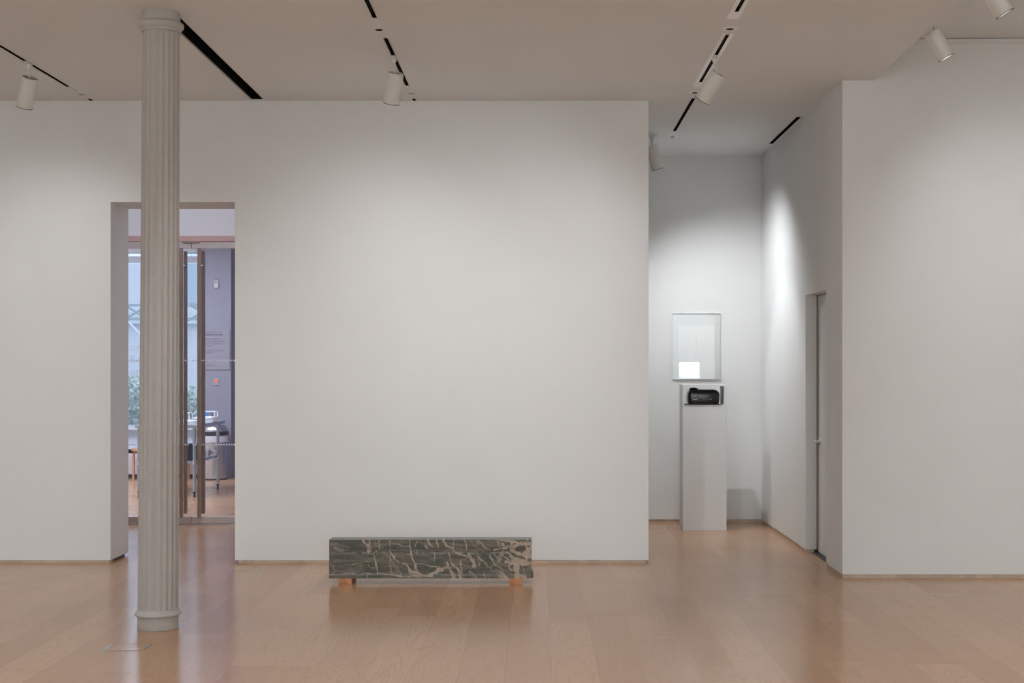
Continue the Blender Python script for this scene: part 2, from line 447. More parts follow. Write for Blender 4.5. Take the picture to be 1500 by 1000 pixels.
# ------------------------------------------------------------------ marble slab
def marble_slab():
    X0, X1 = -1.544, -.038
    Yf, Yb = 10.16, 10.335
    Z0, Z1 = .048, .332
    root = empty('marble_slab', ((X0+X1)/2, (Yf+Yb)/2, Z0), 'long veined green grey marble slab resting on two small wood blocks', 'stone slab')
    # intrinsic vein map in (u: 0..1500+1500 zoomed pixels -> metres)
    # veins traced as polylines with widths, in slab coordinates u (0..1 along), v (0..1 up)
    def P(px, py, half):   # from the detailed crops
        x = (470 if half == 0 else 630)+px/8.824; y = 775+py/8.824
        return ((x-482.1)/296.4, (846.6-y)/(846.6-791))
    veins = []   # (pts, w0, w1)
    def vn(half, pts, w0, w1=None): veins.append(([P(a, b, half) for a, b in pts], w0, w0 if w1 is None else w1))
    vn(0, [(545,140),(565,180),(600,205),(610,260),(605,320)], .010, .007)
    vn(0, [(635,140),(625,190),(605,210)], .010, .006)
    vn(0, [(610,215),(640,230),(640,280),(615,330)], .006, .004)
    vn(0, [(755,150),(757,260)], .006)
    vn(0, [(725,275),(685,320),(705,410),(722,480),(730,575)], .005, .009)
    vn(0, [(610,455),(640,495),(700,495)], .003)
    vn(0, [(895,140),(900,260),(900,330),(890,400),(905,470),(920,570)], .006, .003)
    vn(0, [(905,290),(930,350),(960,395),(1010,430)], .014, .007)
    vn(0, [(820,340),(870,350),(930,420)], .003)
    vn(0, [(920,180),(1000,205),(1070,225),(1150,230)], .003, .006)
    vn(0, [(1150,140),(1150,200),(1160,290),(1180,360),(1210,430),(1225,500),(1260,560)], .008, .014)
    vn(0, [(1060,450),(1110,470),(1140,520),(1180,575)], .012, .010)
    vn(0, [(1150,560),(1230,565),(1310,580)], .022, .008)
    vn(0, [(1240,150),(1230,225)], .003)
    vn(0, [(1240,270),(1250,340)], .003)
    vn(0, [(1380,145),(1400,180),(1450,215)], .016, .006)
    vn(0, [(1350,200),(1380,250)], .006)
    vn(0, [(1230,450),(1340,455),(1420,475),(1500,490)], .003, .006)
    vn(0, [(1470,300),(1465,420)], .005)
    vn(0, [(110,440),(150,470),(180,540),(130,580)], .004, .003)
    vn(0, [(180,250),(230,275),(300,285)], .004, .003)
    vn(0, [(115,190),(230,195),(360,240)], .002)
    vn(0, [(400,460),(520,435),(620,420)], .002)
    vn(0, [(110,580),(600,575),(740,570),(860,582),(1040,610)], .0035, .007)
    vn(0, [(860,585),(960,590),(1080,605),(1300,600),(1440,600)], .006, .014)
    vn(0, [(1400,580),(1500,560)], .012, .020)
    vn(0, [(980,480),(1030,560),(1035,590)], .002)
    vn(0, [(600,590),(605,625)], .004)
    vn(0, [(700,190),(720,240)], .002)
    vn(0, [(930,440),(1000,560)], .002)
    vn(1, [(80,140),(100,200),(115,245)], .007, .004)
    vn(1, [(0,190),(45,225)], .008, .004)
    vn(1, [(165,145),(200,195),(235,230)], .016, .010)
    vn(1, [(230,225),(280,245),(310,290)], .012, .006)
    vn(1, [(300,140),(300,240)], .006)
    vn(1, [(440,140),(465,200),(480,270)], .007, .008)
    vn(1, [(595,155),(615,200)], .003)
    vn(1, [(620,150),(665,190),(695,235)], .007, .004)
    vn(1, [(235,310),(255,370),(260,420)], .007, .004)
    vn(1, [(330,305),(400,335),(470,345),(520,350)], .008, .012)
    vn(1, [(500,310),(520,370),(560,430),(590,470)], .018, .020)
    vn(1, [(400,400),(450,385),(500,365)], .004)
    vn(1, [(555,400),(560,480)], .012)
    vn(1, [(400,420),(410,500),(420,580)], .007, .005)
    vn(1, [(0,480),(80,490),(130,495)], .005)
    vn(1, [(50,560),(120,520),(200,500),(270,490)], .012, .010)
    vn(1, [(90,560),(170,530)], .010)
    vn(1, [(280,430),(320,480),(370,540),(420,590)], .012, .016)
    vn(1, [(215,430),(240,490),(290,570),(310,630)], .008, .026)
    vn(1, [(620,360),(690,420),(750,490),(820,555)], .006, .004)
    vn(1, [(620,390),(640,470)], .003)
    vn(1, [(765,345),(810,400),(840,450),(870,480),(950,530)], .010, .005)
    vn(1, [(820,300),(860,360),(895,420)], .004)
    vn(1, [(760,495),(820,480),(870,460)], .004)
    vn(1, [(510,550),(560,590),(595,620)], .006, .008)
    vn(1, [(920,325),(980,370),(1020,400)], .006, .004)
    vn(1, [(860,150),(890,190),(905,240)], .004)
    vn(1, [(930,190),(970,225)], .004)
    vn(1, [(820,265),(900,255),(1000,235),(1090,230)], .010, .008)
    vn(1, [(880,145),(1000,150),(1080,160),(1180,200),(1300,180)], .006, .020)
    vn(1, [(1090,230),(1150,200),(1180,170)], .020, .014)
    vn(1, [(1050,260),(1120,310),(1200,340),(1310,350)], .022, .026)
    vn(1, [(980,290),(1030,330),(1090,370),(1160,395),(1230,400)], .010, .022)
    vn(1, [(1240,140),(1290,190),(1310,250)], .014, .010)
    vn(1, [(1200,180),(1260,250),(1300,330)], .006)
    vn(1, [(970,420),(1030,430),(1080,460),(1120,530),(1120,630)], .012, .036)
    vn(1, [(1040,440),(1100,450),(1130,500)], .030)
    vn(1, [(1160,420),(1190,490),(1220,550)], .005)
    vn(1, [(1240,400),(1270,450),(1300,500)], .005)
    vn(1, [(690,240),(760,270)], .004)
    vn(1, [(900,540),(960,570)], .005)
    vn(1, [(380,590),(400,630)], .020)
    vn(1, [(690,580),(720,620)], .004)
    vn(1, [(1000,470),(1060,540)], .007)
    asp = (X1-X0)/(Z1-Z0)
    import mathutils.noise as mn
    segs = []
    for pts, w0, w1 in veins:
        n = len(pts)-1
        for i in range(n):
            a, b = pts[i], pts[i+1]
            segs.append((a[0]*asp, a[1], b[0]*asp, b[1], w0+(w1-w0)*i/n, w0+(w1-w0)*(i+1)/n))
    # spatial hash
    grid = {}
    for s in segs:
        m_ = max(s[4], s[5])*3.2+.08
        for gx in range(int((min(s[0], s[2])-m_)*5)-1, int((max(s[0], s[2])+m_)*5)+2):
            grid.setdefault(gx, []).append(s)
    dark = Vector((.070, .064, .050)); mid = Vector((.150, .133, .102)); vein = Vector((.45, .35, .27)); brown = Vector((.062, .042, .028)); grn = Vector((.062, .068, .052))
    def smooth(a, b, x):
        t = max(0., min(1., (x-a)/(b-a))); return t*t*(3-2*t)
    def colour(u, v):
        U = u*asp
        nz = mn.noise_vector(Vector((U*5, v*5, 3.1)))*.028+mn.noise_vector(Vector((U*16, v*16, 1.7)))*.018
        qx, qy = U+nz.x, v+nz.y
        d = 1.0
        for (ax, ay, bx_, by_, w0, w1) in grid.get(int(qx*5) if qx >= 0 else int(qx*5)-1, ()):
            dx, dy = bx_-ax, by_-ay
            L2 = dx*dx+dy*dy or 1e-9
            t = max(0., min(1., ((qx-ax)*dx+(qy-ay)*dy)/L2))
            ex, ey = qx-ax-t*dx, qy-ay-t*dy
            dd = math.sqrt(ex*ex+ey*ey)-(w0+(w1-w0)*t)*(1.75+2.0*mn.noise(Vector((U*7, v*7, 40.))))
            if dd < d: d = dd
        lay = mn.fractal(Vector((U*1.6, v*16+U*.6, 0.5)), 1.0, 2.0, 5)
        fine = mn.fractal(Vector((U*10, v*70, 2.5)), 1.0, 2.0, 3)
        base = dark.lerp(mid, smooth(-.5, .6, lay+.35*fine))
        g = mn.noise(Vector((U*1.3, v*3, 9.)))
        base = base.lerp(grn, smooth(.05, .45, g))
        # brown seam along the sawn groove
        by = abs(v-(.76+.05*mn.noise(Vector((U*2, 0, 5)))))
        base = base.lerp(brown, smooth(.10, .0, by)*smooth(-.25, .25, mn.noise(Vector((U*1.7, 2, 8)))+.12)*.85)
        # pale green bruises below the groove
        pg = smooth(.05, .0, abs(v-(.655+.05*mn.noise(Vector((U*3, 1, 4))))))*smooth(.1, .45, mn.fractal(Vector((U*6, v*22, 6)), 1, 2, 3)+.15)
        base = base.lerp(Vector((.24, .27, .25)), pg*.7)
        # fine random hair veins
        hv = abs(mn.noise(Vector((U*2.2+v*1.2, v*1.6-U*.5, 12.3))))
        base = base.lerp(vein*.8, smooth(.014, .004, hv)*.5)
        hv = abs(mn.noise(Vector((U*4.2+v*1.9, v*2.6, 22.3))))
        base = base.lerp(vein*.8, smooth(.02, .004, hv)*.35)
        k = smooth(.014, -.010, d)*(.88+.45*mn.noise(Vector((U*5, v*9, 51.))))
        vc = vein*(1.0+.25*fine)
        c = base.lerp(vc, k*.92)
        if .22 < u < .80 and .733 < v < .742: c = c.lerp(Vector((.34, .34, .32)), .55)  # thin highlight along the groove, painted into the stone colour
        if .078 < v < .092: c = c.lerp(Vector((.34, .35, .33)), .5)  # painted highlight on the edge of the bottom lip
        if v > 1.0: c = c.lerp(Vector((.30, .33, .31)), .35)  # pale grazing sheen painted into the top face
        if u > .8:   # cloudy pink breccia at the right end
            f = mn.fractal(Vector((U*3.2+v*2, v*4-U, 31.)), 1, 2, 5)
            c = c.lerp(vc, smooth(.18, .30, f)*.8*smooth(.8, .88, u))
        return c
    m, nt, b = newmat('veined_marble')
    at = nt.nodes.new('ShaderNodeAttribute'); at.attribute_name = 'stone'
    tc = nt.nodes.new('ShaderNodeTexCoord'); n = nt.nodes.new('ShaderNodeTexNoise'); n.inputs['Scale'].default_value = 90; n.inputs['Detail'].default_value = 4
    nt.links.new(tc.outputs['Object'], n.inputs['Vector'])
    mr = nt.nodes.new('ShaderNodeMapRange'); mr.inputs['To Min'].default_value = .82; mr.inputs['To Max'].default_value = 1.18
    nt.links.new(n.outputs['Fac'], mr.inputs['Value'])
    sc = nt.nodes.new('ShaderNodeVectorMath'); sc.operation = 'SCALE'
    nt.links.new(at.outputs['Color'], sc.inputs[0]); nt.links.new(mr.outputs[0], sc.inputs['Scale'])
    nt.links.new(sc.outputs[0], b.inputs['Base Color'])
    b.inputs['Roughness'].default_value = .32; b.inputs['Specular IOR Level'].default_value = .38
    # --- cross-section swept along X, dense on the front face
    NU, NV = 620, 120
    xc, yc = (X0+X1)/2, (Yf+Yb)/2
    sec = []   # (y, z, v)
    H = Z1-Z0
    sec.append((Yb-yc, H, 1.06)); 
    for k in range(1, 12): sec.append(((Yb-yc)+(Yf+.004-Yb)*k/12, H, 1.06-.06*k/12))
    for k in range(NV+1):
        v = 1-k/NV
        z = v*H
        y = Yf-yc
        if v > .992: y += .0035
        if v < .078: y -= .010      # bottom lip
        elif v < .088: y -= .006
        # sawn groove
        if abs(v-.742) < .009: y += .004
        sec.append((y, z, v))
    sec.append((Yb-yc, 0, 0))
    bm = bmesh.new(); lay = bm.verts.layers.float_color.new('stone')
    rows = []
    for i in range(NU+1):
        u = i/NU; x = X0+(X1-X0)*u-xc
        ring = []
        for (y, z, v) in sec:
            yy = y
            if abs(v-.742) < .009 and not (.22 < u < .80) and y > Yf-yc: yy = Yf-yc
            dv = bm.verts.new((x, yy, z)); c = colour(u, v); dv[lay] = (c.x, c.y, c.z, 1); ring.append(dv)
        rows.append(ring)
    ns = len(sec)
    for a, b_ in zip(rows[:-1], rows[1:]):
        for k in range(ns):
            bm.faces.new((a[k], b_[k], b_[(k+1) % ns], a[(k+1) % ns]))
    bm.faces.new(rows[0]); bm.faces.new(rows[-1][::-1])
    link_mesh('slab_body', bm, m, root)
    # small projecting fillet at the right foot
    bm = bmesh.new(); lay = bm.verts.layers.float_color.new('stone')
    vs = box(bm, X1-xc, X1-xc+.014, Yf-yc-.006, Yb-yc-.01, 0, .042)
    for v in bm.verts: v[lay] = (.07, .08, .065, 1)
    link_mesh('end_fillet', bm, m, root, bevel=.004)
marble_slab()

def block(x0, x1, y0, y1, label, mark):
    r = empty('wood_block', ((x0+x1)/2, (y0+y1)/2, 0), label, 'wood block', 'wood blocks under the marble slab')
    w, d_ = (x1-x0)/2, (y1-y0)/2
    bxo('block_body', -w, w, -d_, d_, 0, .048, BLOCKWOOD, r, bevel=.002)
    if mark: bxo('end_mark', -w*.62, w*.38, -d_-.0008, -d_+.001, .013, .017, BLOCKDARK, r)
block(-1.471, -1.372, 10.14, 10.39, 'small orange wood block under the left end of the marble slab', True)
block(-.205, -.107, 10.14, 10.36, 'small orange wood block under the right end of the marble slab', False)

# ------------------------------------------------------------------ plinth with projector niche
pl = empty('pedestal', (1.663, 13.65, 0), 'tall pale grey pedestal with open niche at the top in the passage', 'pedestal')
def plx(a): return a-1.663
bm = bmesh.new(); box(bm, plx(1.446), plx(1.880), -.15, .15, 0, 1.243)
link_mesh('body', bm, PLINTH, pl, bevel=.0015)
bxo('side_panel', plx(1.446), plx(1.459), -.15, .15, 1.243, 1.430, PLINTH, pl)
bxo('side_panel', plx(1.853), plx(1.880), -.15, .15, 1.243, 1.430, PLINTH, pl)
bxo('top_panel', plx(1.446), plx(1.880), -.15, .15, 1.430, 1.443, PLINTH, pl)
bm = bmesh.new()
pts = [(.035*math.cos(PI+PI*k/16), .033*math.sin(PI+PI*k/16)) for k in range(17)]
vs = [bm.verts.new((1.703-1.663+a, -.1515, 1.240+b)) for a, b in pts]; ws = [bm.verts.new((1.703-1.663+a, -.1505, 1.240+b)) for a, b in pts]
bm.faces.new(vs); bm.faces.new(ws[::-1])
for k in range(17): bm.faces.new((vs[k], vs[(k+1) % 17], ws[(k+1) % 17], ws[k]))
link_mesh('cable_notch', bm, WALL, pl)

pj = empty('projector', (1.660, 13.63, 1.2505), 'black glossy video projector sitting in the pedestal niche', 'projector')
def rbox(bm, hx, hy, z0, z1, r, zr, seg=6):
    """rounded-top body"""
    levels = []
    for k in range(seg+1):
        a = PI/2*k/seg
        levels.append((z1-zr+zr*math.sin(a), zr*(1-math.cos(a))*1.4))
    prof = [(z0, .006), (z0+.02, 0)]+levels
    rings = []
    for z, ins in prof:
        ring = []
        for (sx, sy, a0) in ((1, 1, 0), (-1, 1, PI/2), (-1, -1, PI), (1, -1, 1.5*PI)):
            for j in range(6):
                a = a0+PI/2*j/5
                ring.append(bm.verts.new((sx*(hx-r-ins*0.8)+r*math.cos(a), sy*(hy-r-ins*0.8)+r*math.sin(a), z)))
        rings.append(ring)
    n = 24
    for a, b in zip(rings[:-1], rings[1:]):
        for k in range(n): bm.faces.new((a[k], a[(k+1) % n], b[(k+1) % n], b[k]))
    bm.faces.new(rings[0][::-1]); bm.faces.new(rings[-1])
bm = bmesh.new(); rbox(bm, .155, .105, .006, .143, .030, .048)
link_mesh('casing', bm, PROJ, pj, smooth=35)
bm = bmesh.new(); lathe(bm, [(.044, .10), (.043, .148), (.036, .157), (.020, .162), (.004, .163)], 32, c=(-.095, -.02, 0))
link_mesh('focus_dome', bm, PROJ, pj, smooth=50)
bm = bmesh.new(); lathe(bm, [(.030, 0), (.030, .02), (.022, .021), (.020, .012)], 28)
bmesh.ops.rotate(bm, verts=bm.verts, cent=(0, 0, 0), matrix=Matrix.Rotation(-PI/2, 3, 'X'))
bmesh.ops.translate(bm, verts=bm.verts, vec=(-.069, .103, .082))
link_mesh('lens_barrel', bm, DKGREY, pj, smooth=40)
for (x, z, w, h) in ((-.085, .078, .010, .006), (-.062, .078, .022, .006), (-.066, .066, .026, .005), (-.04, .078, .006, .005), (-.03, .078, .006, .005),
                     (.0, .078, .007, .006), (.022, .078, .005, .006), (.028, .062, .040, .006), (.0, .056, .008, .012), (.026, .050, .008, .007), (.062, .050, .030, .004)):
    bxo('port', x-w/2, x+w/2, -.1062, -.1046, z-h/2, z+h/2, DKGREY if w > .02 and z > .06 else PROJGREY, pj)
bxo('name_label', -.112, -.068, -.1062, -.1046, .041, .052, PROJGREY, pj)
bm = bmesh.new()
for k in range(4): box(bm, -.005+.016*k, .003+.016*k, -.0945, -.090, .1175, .1195)
link_mesh('vent_marks', bm, PROJGREY, pj)
bm = bmesh.new(); box(bm, -.195, .165, -.135, .12, -.007, .0)
tag(link_mesh('base_mat', bm, BLKRUB, None, (1.660, 13.63, 1.2505)), 'thin black mat lying under the projector in the pedestal niche', 'mat')
for sx in (-.12, .12):
    for sy in (-.07, .07):
        bm = bmesh.new(); lathe(bm, [(.012, 0), (.012, .008)], 12, c=(sx, sy, 0)); link_mesh('foot', bm, BLKRUB, pj)


# framed drawing on the wall ---------------------------------------------
fr = empty('framed_drawing', (1.666, YB-.001, 1.488), 'faint drawing on white paper in a clear frame on the passage wall', 'framed drawing')
W2, HH = .249, .687
bxo('glazing', -W2, W2, -.014, -.0115, 0, HH, PLEXI, fr)
bm = bmesh.new()
box(bm, -W2-.002, -W2, -.014, 0, 0, HH); box(bm, W2, W2+.002, -.014, 0, 0, HH); box(bm, -W2-.002, W2+.002, -.014, 0, HH, HH+.002)
link_mesh('frame_edge', bm, PLEXEDGE, fr)
bxo('bottom_edge', -W2, W2, -.014, 0, -.005, 0, GREYMET, fr)
bxo('backing_board', -W2, W2, -.003, 0, 0, HH, WALL, fr)
bxo('paper_sheet', -.188, .193, -.0055, -.0035, .003, .560, PAPER, fr)
bm = bmesh.new()
for (dx, z, r) in ((-.003, .430, .005), (-.003, .388, .003), (0, .350, .0035), (-.006, .252, .005)):
    lathe(bm, [(r, 0), (r*.5, .0005)], 10, c=(0, 0, 0))
    bm.verts.ensure_lookup_table()
    nv = bm.verts[-20:]
    bmesh.ops.rotate(bm, verts=nv, cent=(0, 0, 0), matrix=Matrix.Rotation(PI/2, 3, 'X'))
    bmesh.ops.translate(bm, verts=nv, vec=(dx, -.0056, z))
box(bm, -.003, -.0022, -.0060, -.0055, .26, .33); box(bm, -.0005, .0003, -.0060, -.0055, .35, .42)
link_mesh('pencil_marks', bm, INK, fr)
for sx in (-.165, .165):
    for z in (-.006, HH): bxo('clip', sx-.006, sx+.006, -.017, 0, z-.001, z+.005, GREYMET, fr)


# ------------------------------------------------------------------ spotlights
def spotlight(mount, top, bot, label, dirlit, power, size, blend=1.0, color=(1, .94, .86), D=.115, adapter=True, lightdir=None, group='white cylinder spotlights on the ceiling', rad=.04):
    """mount: ceiling point; top/bot: centres of the two ends of the head."""
    mount, top, bot = Vector(mount), Vector(top), Vector(bot)
    root = empty('track_spotlight', mount, label, 'spotlight', group)
    ax = (bot-top); L = ax.length; axn = ax.normalized()
    q = Vector((0, 0, -1)).rotation_difference(axn)
    R = q.to_matrix()
    def place(bm):
        bmesh.ops.rotate(bm, verts=bm.verts, cent=(0, 0, 0), matrix=R)
        bmesh.ops.translate(bm, verts=bm.verts, vec=top-mount)
    r = D/2
    bm = bmesh.new()   # body: open cylinder with thickness
    lathe(bm, [(r-.006, -.006), (r-.004, 0), (r-.0015, 0), (r, -.0015), (r, -L+.002), (r-.001, -L), (r-.005, -L), (r-.006, -L+.03), (r-.006, -.006)], 40, closed=False)
    place(bm); link_mesh('lamp_head', bm, WHITEMET, root, smooth=40)
    bm = bmesh.new(); lathe(bm, [(r-.006, -.009), (r-.006, -.004)], 32); place(bm); link_mesh('back_plate', bm, GREYMET, root)
    bm = bmesh.new(); lathe(bm, [(r-.004, -L-.0035), (r+.0006, -L-.0035), (r+.0006, -L+.0005), (r-.004, -L+.0005), (r-.004, -L-.0035)], 40, closed=False); place(bm); link_mesh('rim', bm, DKGREY, root, smooth=30)
    bm = bmesh.new(); lathe(bm, [(r-.007, -L+.005), (r-.007, -L+.003)], 28); place(bm); link_mesh('lens', bm, LENS, root)
    # stem
    joint = top+axn*.02 if adapter else top
    bm = bmesh.new(); tube(bm, [Vector((0, 0, -.03)), joint-mount], .0065, 12); link_mesh('stem', bm, WHITEMET, root, smooth=50)
    if adapter:
        bm = bmesh.new()
        box(bm, -.016, .016, -.075, .045, -.014, -.002)
        lathe(bm, [(.010, -.045), (.016, -.03), (.018, -.012)], 16)
        link_mesh('track_adapter', bm, WHITEMET, root, bevel=.002)
    li = bpy.data.lights.new('lamp_beam', 'SPOT'); li.energy = power; li.color = color
    li.spot_size = math.radians(size); li.spot_blend = blend; li.shadow_soft_size = rad
    lo = bpy.data.objects.new('lamp_beam', li); COL.objects.link(lo); lo.parent = root
    ld = Vector(lightdir) if lightdir else axn
    lo.location = bot-mount+axn*.008
    lo.rotation_euler = ld.to_track_quat('-Z', 'Y').to_euler()
    return root

def px(x, y, Y): return Vector(((x-786)*Y/2000, Y, 1.62-(y-537)*Y/2000))
WARM = (.935, .966, 1.0)
def head(x0, y0, x1, y1, Y, dep):
    a = px(x0, y0, Y-dep/2); b = px(x1, y1, Y+dep/2); return a, b
a, b = head(44, 113.5, 36, 156.5, 9.86, .075)
spotlight((-3.672, 9.86, ZC), a, b, 'white spotlight at far left of the ceiling, aimed at the left wall', None, 34, 105, color=WARM, lightdir=(-.08, .62, -.78))
a, b = head(579.5, 106.5, 573, 151, 9.69, .075)
spotlight((-1.012, 9.69, ZC), a, b, 'white spotlight above the large wall and marble slab', None, 34, 105, color=WARM, lightdir=(-.15, .62, -.77))
a, b = head(1053, 108, 1028.4, 146.5, 9.69, .075)
spotlight((trackx(9.68), 9.68, ZC), a, b, 'white spotlight tilted sharply left on the flanged track', None, 55, 105, color=WARM, lightdir=(-.62, .48, -.62))
a, b = head(954, 213, 963.5, 247.5, 12.955, .035)
spotlight((1.098, 12.99, ZC), a, b, 'white spotlight over the passage, partly behind the wall corner', None, 150, 120, color=(.93, .97, 1), lightdir=(.42, .22, -.90), rad=.012)
a, b = head(1365.5, 47, 1386, 84.5, 9.2, -.004)
spotlight((2.68, 9.2, ZR), a, b, 'white spotlight hanging just right of the ceiling step', None, 30, 110, color=WARM, lightdir=(.55, .45, -.75))
a, b = head(1447, -22, 1472, 19.6, 7.9, -.004)
spotlight((2.60, 7.9, ZR), a, b, 'white spotlight cut off by the top right corner of the photo', None, 40, 95, color=WARM, lightdir=(.45, .65, -.65))
bxo('mount_plate', -.17, .055, -.02, .02, -.006, 0, WHITEMET, None, loc=(1.098, 12.99, ZC))
tag(bpy.data.objects['mount_plate'], 'flat white mounting plate on the passage ceiling above the spotlight', 'mounting plate')

# more lamps on the same tracks, nearer than the frame
def lamp(loc, tgt, power, size, color=WARM, blend=1.0, rad=.05):
    li = bpy.data.lights.new('unseen_beam', 'SPOT'); li.energy = power; li.color = color
    li.spot_size = math.radians(size); li.spot_blend = blend; li.shadow_soft_size = rad
    lo = bpy.data.objects.new('unseen_beam', li); COL.objects.link(lo); lo.location = loc
    lo.rotation_euler = (Vector(tgt)-Vector(loc)).to_track_quat('-Z', 'Y').to_euler()
def area(loc, tgt, power, sx, sy, color=(1, 1, 1)):
    li = bpy.data.lights.new('unseen_fill', 'AREA'); li.energy = power; li.color = color; li.shape = 'RECTANGLE'; li.size = sx; li.size_y = sy  # unseen area light, added as fill
    lo = bpy.data.objects.new('unseen_fill', li); COL.objects.link(lo); lo.location = loc
    lo.rotation_euler = (Vector(tgt)-Vector(loc)).to_track_quat('-Z', 'Y').to_euler()
lamp((-1.01, 5.4, 3.5), (-.9, YM, .95), 280, 54)
lamp((-3.67, 5.4, 3.5), (-4.9, YM, .95), 250, 54)
lamp((1.24, 5.4, 3.5), (.2, YM, 1.15), 105, 44)
lamp((4.4, 6.0, 3.9), (4.4, YF, 1.5), 140, 58)
# unseen fill spots added behind the camera for ambient bounce
lamp((-1, -1.5, 3.6), (-1, -5, 1.6), 1650, 110, color=(.79, .92, 1))
lamp((3, -1.5, 3.6), (3, -5, 1.6), 1650, 110, color=(.79, .92, 1))
lamp((-5, -1.5, 3.6), (-5, -5, 1.6), 1650, 110, color=(.79, .92, 1))
lamp((-6.4, 3, 3.6), (-9, 3, 1.6), 1100, 110, color=(.80, .92, 1))
lamp((5.6, 3, 3.9), (8, 3, 1.6), 1100, 110, color=(.80, .92, 1))
for q in ((-4.5, 4, 130), (-.5, 3, 130), (3.8, 4, 130), (-4.8, 8.4, 90), (-2.2, 6.4, 90), (.6, 7.2, 110), (4.2, 7.5, 110)):  # unseen downward spots added to brighten the floor and lift the ceiling
    lamp((q[0], q[1], 3.6), (q[0], q[1]+.01, 0), q[2], 120, rad=.12)
# passage lamp hidden behind the main wall
lamp((.5, 13.0, 3.5), (2.35, 12.9, 1.2), 62, 52, color=(.93, .97, 1), blend=.55)
lamp((-.2, 12.9, 3.5), (1.3, YB, .9), 28, 75, color=(.93, .97, 1))  # unseen extra spot added to raise the passage's ambient light

# projector beam: a real projected picture
li = bpy.data.lights.new('projector_beam', 'SPOT'); li.energy = 110; li.spot_size = math.radians(100); li.spot_blend = 0; li.shadow_soft_size = .0015
li.color = (.72, .87, 1); li.use_nodes = True
nt = li.node_tree; em = nt.nodes['Emission']
tc = nt.nodes.new('ShaderNodeTexCoord'); sp = nt.nodes.new('ShaderNodeSeparateXYZ'); nt.links.new(tc.outputs['Normal'], sp.inputs[0])
u = M(nt, 'DIVIDE', sp.outputs[0], M(nt, 'ABSOLUTE', sp.outputs[2])); v = M(nt, 'SUBTRACT', M(nt, 'DIVIDE', sp.outputs[1], M(nt, 'ABSOLUTE', sp.outputs[2])), .515)
inu = M(nt, 'LESS_THAN', M(nt, 'ABSOLUTE', u), .218); inv = M(nt, 'LESS_THAN', M(nt, 'ABSOLUTE', v), .172)
cmb = nt.nodes.new('ShaderNodeCombineXYZ'); nt.links.new(u, cmb.inputs[0]); nt.links.new(v, cmb.inputs[1])
no = nt.nodes.new('ShaderNodeTexNoise'); no.inputs['Scale'].default_value = 14; no.inputs['Detail'].default_value = 3; nt.links.new(cmb.outputs[0], no.inputs['Vector'])
band = M(nt, 'LESS_THAN', M(nt, 'ABSOLUTE', M(nt, 'ADD', v, .055)), .012)
pic = M(nt, 'MULTIPLY', M(nt, 'SUBTRACT', 1.0, M(nt, 'MULTIPLY', band, .78)), M(nt, 'ADD', .45, no.outputs['Fac']))
# slanted lower edge
low = M(nt, 'GREATER_THAN', v, M(nt, 'SUBTRACT', M(nt, 'MULTIPLY', u, -.22), .135))
mul = M(nt, 'MULTIPLY', M(nt, 'MULTIPLY', inu, inv), M(nt, 'MULTIPLY', pic, M(nt, 'ADD', .12, M(nt, 'MULTIPLY', low, .88))))
nt.links.new(mul, em.inputs['Strength'])
lo = bpy.data.objects.new('projector_beam', li); COL.objects.link(lo)
lo.location = (1.591, 13.765, 1.3325)
tgt = Vector((1.591, 14.235, 1.345))
lo.location = (1.591, 13.77, 1.345)
lo.rotation_euler = (tgt-lo.location).to_track_quat('-Z', 'Y').to_euler()

# ------------------------------------------------------------------ floor outlets
def outlet(x0, x1, y0, y1, label):
    r = empty('floor_outlet', ((x0+x1)/2, (y0+y1)/2, 0), label, 'floor outlet', 'flush floor outlet covers')
    w, d_ = (x1-x0)/2, (y1-y0)/2
    bxo('cover_plate', -w, w, -d_, d_, -.002, .0012, FLOOR, r)
    for s in (-1, 1): bxo('end_strip', s*w-.007, s*w+.007, -d_, d_, 0, .0020, BLUEST, r)
    bm = bmesh.new(); box(bm, -w, w, -d_-.0015, -d_+.0015, 0, .0018); box(bm, -w, w, d_-.0015, d_+.0015, 0, .0018)
    box(bm, -w*.3, w*.7, d_*.25, d_*.3, 0, .0018)
    link_mesh('cover_joint', bm, GREYMET, r)
outlet(-2.477, -2.250, 7.79, 7.96, 'flush floor outlet cover in front of the fluted column')
outlet(-2.447, -2.228, 10.84, 10.98, 'flush floor outlet cover near the right jamb of the doorway')

